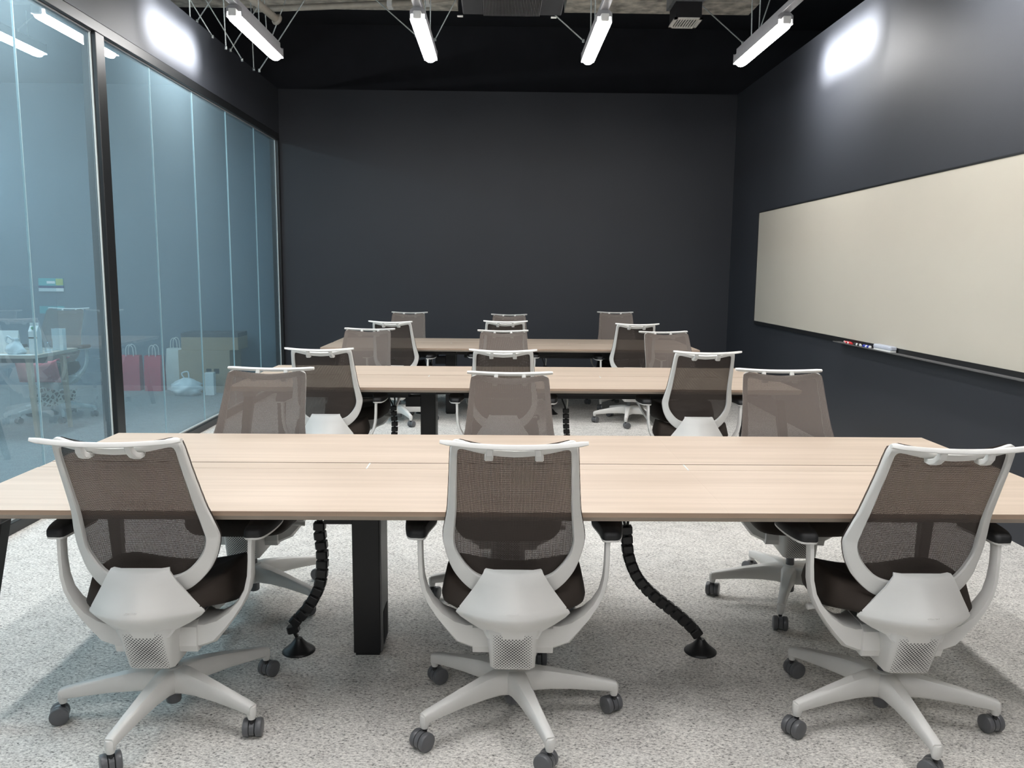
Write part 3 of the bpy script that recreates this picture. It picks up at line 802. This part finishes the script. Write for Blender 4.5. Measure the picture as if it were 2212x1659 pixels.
lw(MB().lathe([(.004, -.014), (.050, -.014), (.055, 0), (.050, .014), (.004, .014)], 24, mat=Matrix.Translation(pc) @ (pc - pa).to_track_quat('Z', 'Y').to_matrix().to_4x4()), 'flange', M['pipe'], pb)
pe = pa + (pa - pc) * .8
lw(MB().tube([pe, (pe.x, pe.y, ZC)], .034, 14), 'riser', M['pipe'], pb)
rods = [((409, 0), (411, 42), 7.85, 'upright behind the wall top, farthest left'), ((412, 2), (459, 79), 7.90, 'slanting right, first behind wall top'),
        ((455, 2), (426, 45), 7.85, 'short, slanting left, with clip at its foot'), ((484, 24), (488, 103), 8.00, 'upright, left of the left lamp'),
        ((452, 12), (523, 129), 8.05, 'long, slanting right, left of the left lamp'), ((556, 16), (498, 108), 8.00, 'slanting left behind the left lamp'),
        ((542, 16), (548, 149), 8.15, 'upright behind the left lamp'), ((573, 30), (577, 82), 7.95, 'upright between lamp and pipe flange'),
        ((609, 22), (587, 80), 7.95, 'short, beside the pipe flange'), ((644, 22), (560, 152), 8.15, 'long, slanting left behind lamp to a clip'),
        ((826, 12), (898, 76), 7.95, 'slanting right towards the second lamp'), ((930, 8), (929, 84), 7.95, 'upright beside the second lamp'),
        ((975, 18), (940, 85), 7.95, 'slanting left towards the second lamp'), ((1206, 39), (1260, 88), 7.95, 'slanting right towards the third lamp'),
        ((1277, 0), (1276, 76), 7.95, 'upright beside the third lamp'), ((1538, 32), (1604, 92), 7.95, 'slanting right towards the right lamp'),
        ((1625, 0), (1623, 90), 7.95, 'upright beside the right lamp'), ((1663, 0), (1634, 86), 7.95, 'slanting left above the right lamp')]
for i, (a, b, y, l) in enumerate(rods):
    y = 7.60 + .034 * ((i * 7) % 18) if i not in (6, 7, 8) else 8.20 + .03 * (i - 6)
    A, B = from_px(*a, y), from_px(*b, y)
    r = thing('hanger_rod', 'thin zinc ceiling rod, ' + l, 'rod', B, 0, 'thin ceiling rods')
    d = (A - B)
    if d.z > 0:
        T = B + d * ((ZC - B.z) / d.z)       # runs up to the slab
    MB().tube([(0, 0, 0), T - B], .006, 6).build('shaft', M['rod'], r)
    MB().lathe([(.004, -.015), (.011, -.015), (.011, .012), (.004, .012)], 6).build('nut', M['rod'], r)

# ------------------------------------------------------------------ things in the next room, seen through the glass
dk = thing('desk', 'pale desk behind the glass with white clutter on top', 'desk', (-5.0, 7.15, 0))
dx0, dx1, dy0, dy1 = -6.2, -3.85, 6.79, 7.48
lw(MB().box(dx0, dx1, dy0, dy1, .692, .72, bevel=.003), 'desktop', M['wood'], dk)
for x, y in ((dx1 - .10, dy0 + .08), (dx1 - .10, dy1 - .08), (dx0 + .1, dy0 + .08), (dx0 + .1, dy1 - .08)):
    o_ = .03 if x > -5 else -.03
    lw(MB().sweep([((x + o_, y, 0), (.016, 0, 0), (0, .016, 0)), ((x, y, .692), (.024, 0, 0), (0, .024, 0))], smooth=False), 'leg', M['leg_wood'], dk)
lw(MB().box(dx0 + .1, dx1 - .1, 7.1, 7.15, .62, .69), 'support_beam', M['black'], dk)

ap = thing('desk_screen', 'clear acrylic desk screen standing on the desk behind the glass', 'screen', (-3.95, 7.2, .72))
lw(MB().box(-4.55, -3.70 - .16, 7.19, 7.198, .725, 1.28), 'panel', M['acrylic'], ap)
for x in (-4.4, -3.95): lw(MB().box(x - .03, x + .03, 7.15, 7.24, .72, .728), 'foot', M['white'], ap)

place_chair(-4.27, 7.82, 180, 20, 'grey mesh office chair behind the glass with pink and leopard cloths on it', g, .06)
pk = MB()
def drape(u, v):
    s_ = v
    x = -4.27 + (u - .5) * .38; e_ = 1.25 * (x + 4.27) ** 2
    if s_ < .4: return (x, 7.77 - s_ / .4 * .242, .556 + e_)
    q = (s_ - .4) / .6
    return (x + .05 * q, 7.528 - .012 * math.sin(u * 7) * q - .02 * q, .556 + e_ * (1 - q) - .16 * q)
o = pk.grid(drape, 16, 16).build('draped_cloth', M['pink']); tag(o, 'pink red cloth draped over the chair seat behind the glass', 'cloth')
md = o.modifiers.new('thickness', 'SOLIDIFY'); md.thickness = .008
def drape2(u, v):
    x = -4.30 + u * .42; fold = .016 * math.sin(u * 17) * v
    return (x, 7.490 - .012 - .04 * v + fold, .395 - .04 * math.sin(u * 3) - .16 * v * (.8 + .2 * math.sin(u * 5)) - .05 * u)
o = MB().grid(drape2, 26, 10).build('scarf', M['leopard']); tag(o, 'black and white leopard print scarf hanging below the chair seat', 'scarf')
md = o.modifiers.new('thickness', 'SOLIDIFY'); md.thickness = .008

mk = thing('milk_carton', 'white gable-top milk carton on the desk behind the glass', 'carton', (-3.93, 6.95, .72))
MB().box(-.036, .036, -.036, .036, 0, .19, bevel=.002).build('carton_body', M['paper'], mk)
MB().prism([(-.036, .19), (.036, .19), (.004, .235), (.004, .262), (-.004, .262), (-.004, .235)], (-.036, .036), 'x').build('gable_top', M['paper'], mk)
MB().lathe([(.003, -.006), (.013, -.006), (.013, .006), (.003, .006)], 14, mat=Matrix.Translation((0, -.026, .218)) @ Matrix.Rotation(1.1, 4, 'X')).build('screw_cap', M['green'], mk)
MB().box(-.0365, .0365, -.0367, -.036, .13, .142).build('printed_band', M['ink'], mk)
c1 = thing('standing_card', 'white card standing on the desk left of the milk carton', 'card', (-4.20, 7.0, .72), .1)
MB().box(-.085, .085, -.004, .004, 0, .19, mat=Matrix.Rotation(-.16, 4, 'X')).build('front_leaf', M['paper'], c1)
MB().box(-.085, .085, -.004, .004, 0, .19, mat=Matrix.Translation((0, .062, 0)) @ Matrix.Rotation(.16, 4, 'X')).build('rear_leaf', M['paper'], c1)
c2 = thing('paper_box', 'white narrow box standing on the desk right of the milk carton', 'box', (-3.90, 7.24, .72), -.1)
MB().box(-.05, .05, .0, .05, 0, .19, bevel=.003).build('box_body', M['paper'], c2)
MB().box(-.05, .05, -.004, .0, .10, .192).build('lid_flap', M['paper'], c2)
bg = thing('plastic_bag', 'crumpled white plastic bag on the desk before the milk carton', 'bag', (-4.065, 6.89, .72))
rings = []
for i in range(9):
    z = .135 * i / 8; rr_ = [.060, .075, .078, .070, .060, .045, .030, .022, .03][i]
    rings.append([(rr_ * (1 + .22 * math.sin(3 * a + i) + .1 * math.sin(7 * a + 2 * i)) * math.cos(a), rr_ * .8 * (1 + .2 * math.sin(4 * a - i)) * math.sin(a), z) for a in [2 * PI * k / 20 for k in range(20)]])
MB().loft(rings).build('bag_body', M['poly'], bg)
MB().tube(catmull([(-.02, 0, .12), (-.06, 0, .15), (-.075, 0, .11), (-.04, 0, .085)], 5), .008, 8).build('bag_handle', M['poly'], bg)
tag(MB().box(-4.28, -3.90, 6.80, 6.88, .72, .7215).build('paper_sheet', M['paper']), 'white sheet of paper lying on the desk front edge', 'paper')
cp = thing('glass_tumbler', 'clear tumbler beside the milk carton on the desk', 'tumbler', (-3.875, 7.03, .72))
MB().lathe([(.025, .003), (.03, .10), (.0285, .10), (.024, .006)], 20).build('tumbler_wall', M['acrylic'], cp)
MB().lathe([(.001, 0), (.026, 0), (.026, .004), (.001, .004)], 20).build('tumbler_base', M['white'], cp)

ps = thing('wall_poster', 'small teal and lime poster on the next room back wall', 'poster', (-5.47, YB, 1.23))
MB().box(-.150, .150, -.008, 0, -.005, .085).build('upper_print', M['teal'], ps)
MB().box(.06, .148, -.010, -.008, 0, .080).build('lime_block', M['lime'], ps)
MB().box(-.05, .05, -.010, -.008, .02, .05).build('white_block', M['white'], ps)
MB().box(-.150, .150, -.008, 0, -.035, -.005).build('dark_band', M['navy'], ps)
MB().box(-.150, .150, -.012, 0, -.075, -.035).build('lower_strip', M['white'], ps)
tm = thing('wall_notice', 'plain teal notice on the next room wall below the poster', 'notice', (-5.48, YB, .93))
MB().box(-.15, .15, -.006, 0, -.045, .045).build('notice_sheet', M['teal'], tm)

def paper_bag(label, x, y, w, h, d, m, rz, tot=False, grp=None):
    r = thing('tote_bag' if tot else 'paper_bag', label, 'bag', (x, y, 0), rz, grp)
    k_ = .9 if tot else 1.0
    MB().loft([[(-w / 2, -d / 2, 0), (w / 2, -d / 2, 0), (w / 2, d / 2, 0), (-w / 2, d / 2, 0)],
               [(-w / 2 * 1.02, -d / 2 * 1.03, h * .5), (w / 2 * 1.02, -d / 2 * 1.03, h * .5), (w / 2 * 1.02, d / 2 * 1.03, h * .5), (-w / 2 * 1.02, d / 2 * 1.03, h * .5)],
               [(-w / 2 * k_, -d / 2 * .7, h), (w / 2 * k_, -d / 2 * .7, h), (w / 2 * k_, d / 2 * .7, h), (-w / 2 * k_, d / 2 * .7, h)]], smooth=False).build('bag_body', m, r)
    for yy in (-d * .34, d * .34):
        MB().tube(catmull([(-w * .2, yy, h - .01), (-w * .17, yy, h + .09), (0, yy, h + .125), (w * .17, yy, h + .09), (w * .2, yy, h - .01)], 6), .005, 8).build('handle', M['tote'], r)
    return r
gb = 'bags by the next room back wall'
paper_bag('crimson paper bag by the next room back wall, left of the pair', -4.38, 9.72, .22, .42, .12, M['crimson'], .05, grp=gb)
paper_bag('crimson paper bag by the next room back wall, right of the pair, leaning', -4.10, 9.70, .20, .42, .12, M['crimson'], -.08, grp=gb)
paper_bag('tall white tote bag right of the crimson paper bags', -3.885, 9.80, .19, .50, .16, M['tote'], .1, True, gb)
def box_(label, x, y, w, d, h, rz, m, lid=None, marks=False):
    r = thing('cardboard_box', label, 'box', (x, y, 0), rz, 'boxes by the next room back wall')
    MB().box(-w / 2, w / 2, -d / 2, d / 2, 0, h, bevel=.003).build('carton', m, r)
    MB().box(-w / 2 + .001, w / 2 - .001, -.025, .025, h, h + .001).build('tape_strip', M['grille'], r)
    if lid: MB().box(-w / 2, w / 2, -d / 2, d / 2, h, h + .05, bevel=.003).build('lid', lid, r)
    if marks:
        for i in range(2): MB().box(.02 + i * .09, .08 + i * .09, -d / 2 - .001, -d / 2, h * .45, h * .45 + .06).build('printed_mark', M['ink'], r)
    return r
box_('big brown cardboard box with printed marks by the next room back wall', -3.455, 9.76, .60, .42, .50, 0, M['card'], None, True)
b2 = box_('brown cardboard box with dark lid stacked on the big box', -3.40, 9.78, .66, .40, .15, .03, M['card'], M['card_dark']); b2.location.z = .501
b3 = box_('small white box on floor before the big cardboard box', -3.34, 9.40, .10, .10, .26, .1, M['paper'])
def sack(label, x, y, r0, h, m):
    r = thing('plastic_sack', label, 'bag', (x, y, 0), 0, 'plastic sacks on the next room floor')
    rings = []
    for i in range(10):
        t_ = i / 9; rr_ = r0 * (math.sin(PI * (.18 + .80 * t_)) ** .7 + .05)
        rings.append([(rr_ * (1 + .16 * math.sin(4 * a + 2.1 * i) + .07 * math.sin(9 * a + i)) * math.cos(a), rr_ * .7 * (1 + .15 * math.sin(5 * a - i)) * math.sin(a), h * t_) for a in [2 * PI * k / 24 for k in range(24)]])
    MB().loft(rings).build('sack_body', m, r)
    MB().tube(catmull([(-.02, 0, h * .96), (-.05, 0, h + .05), (.02, 0, h + .07), (.03, 0, h * .96)], 5), .008, 8).build('knot', m, r)
sack('white plastic sack slumped on the floor before the cardboard boxes', -3.60, 9.36, .17, .20, M['poly'])

# ------------------------------------------------------------------ world and colour management
w = bpy.data.worlds.new('world'); scene.world = w; w.use_nodes = True
w.node_tree.nodes['Background'].inputs[0].default_value = (.5, .55, .65, 1); w.node_tree.nodes['Background'].inputs[1].default_value = .02
vs = scene.view_settings
vs.view_transform = 'Standard'; vs.look = 'None'; vs.gamma = 1; vs.use_curve_mapping = False; vs.exposure = 1.43
scene.cycles.max_bounces = 10; scene.cycles.transparent_max_bounces = 24; scene.cycles.diffuse_bounces = 5; scene.cycles.glossy_bounces = 4
scene.cycles.sample_clamp_indirect = 6.0
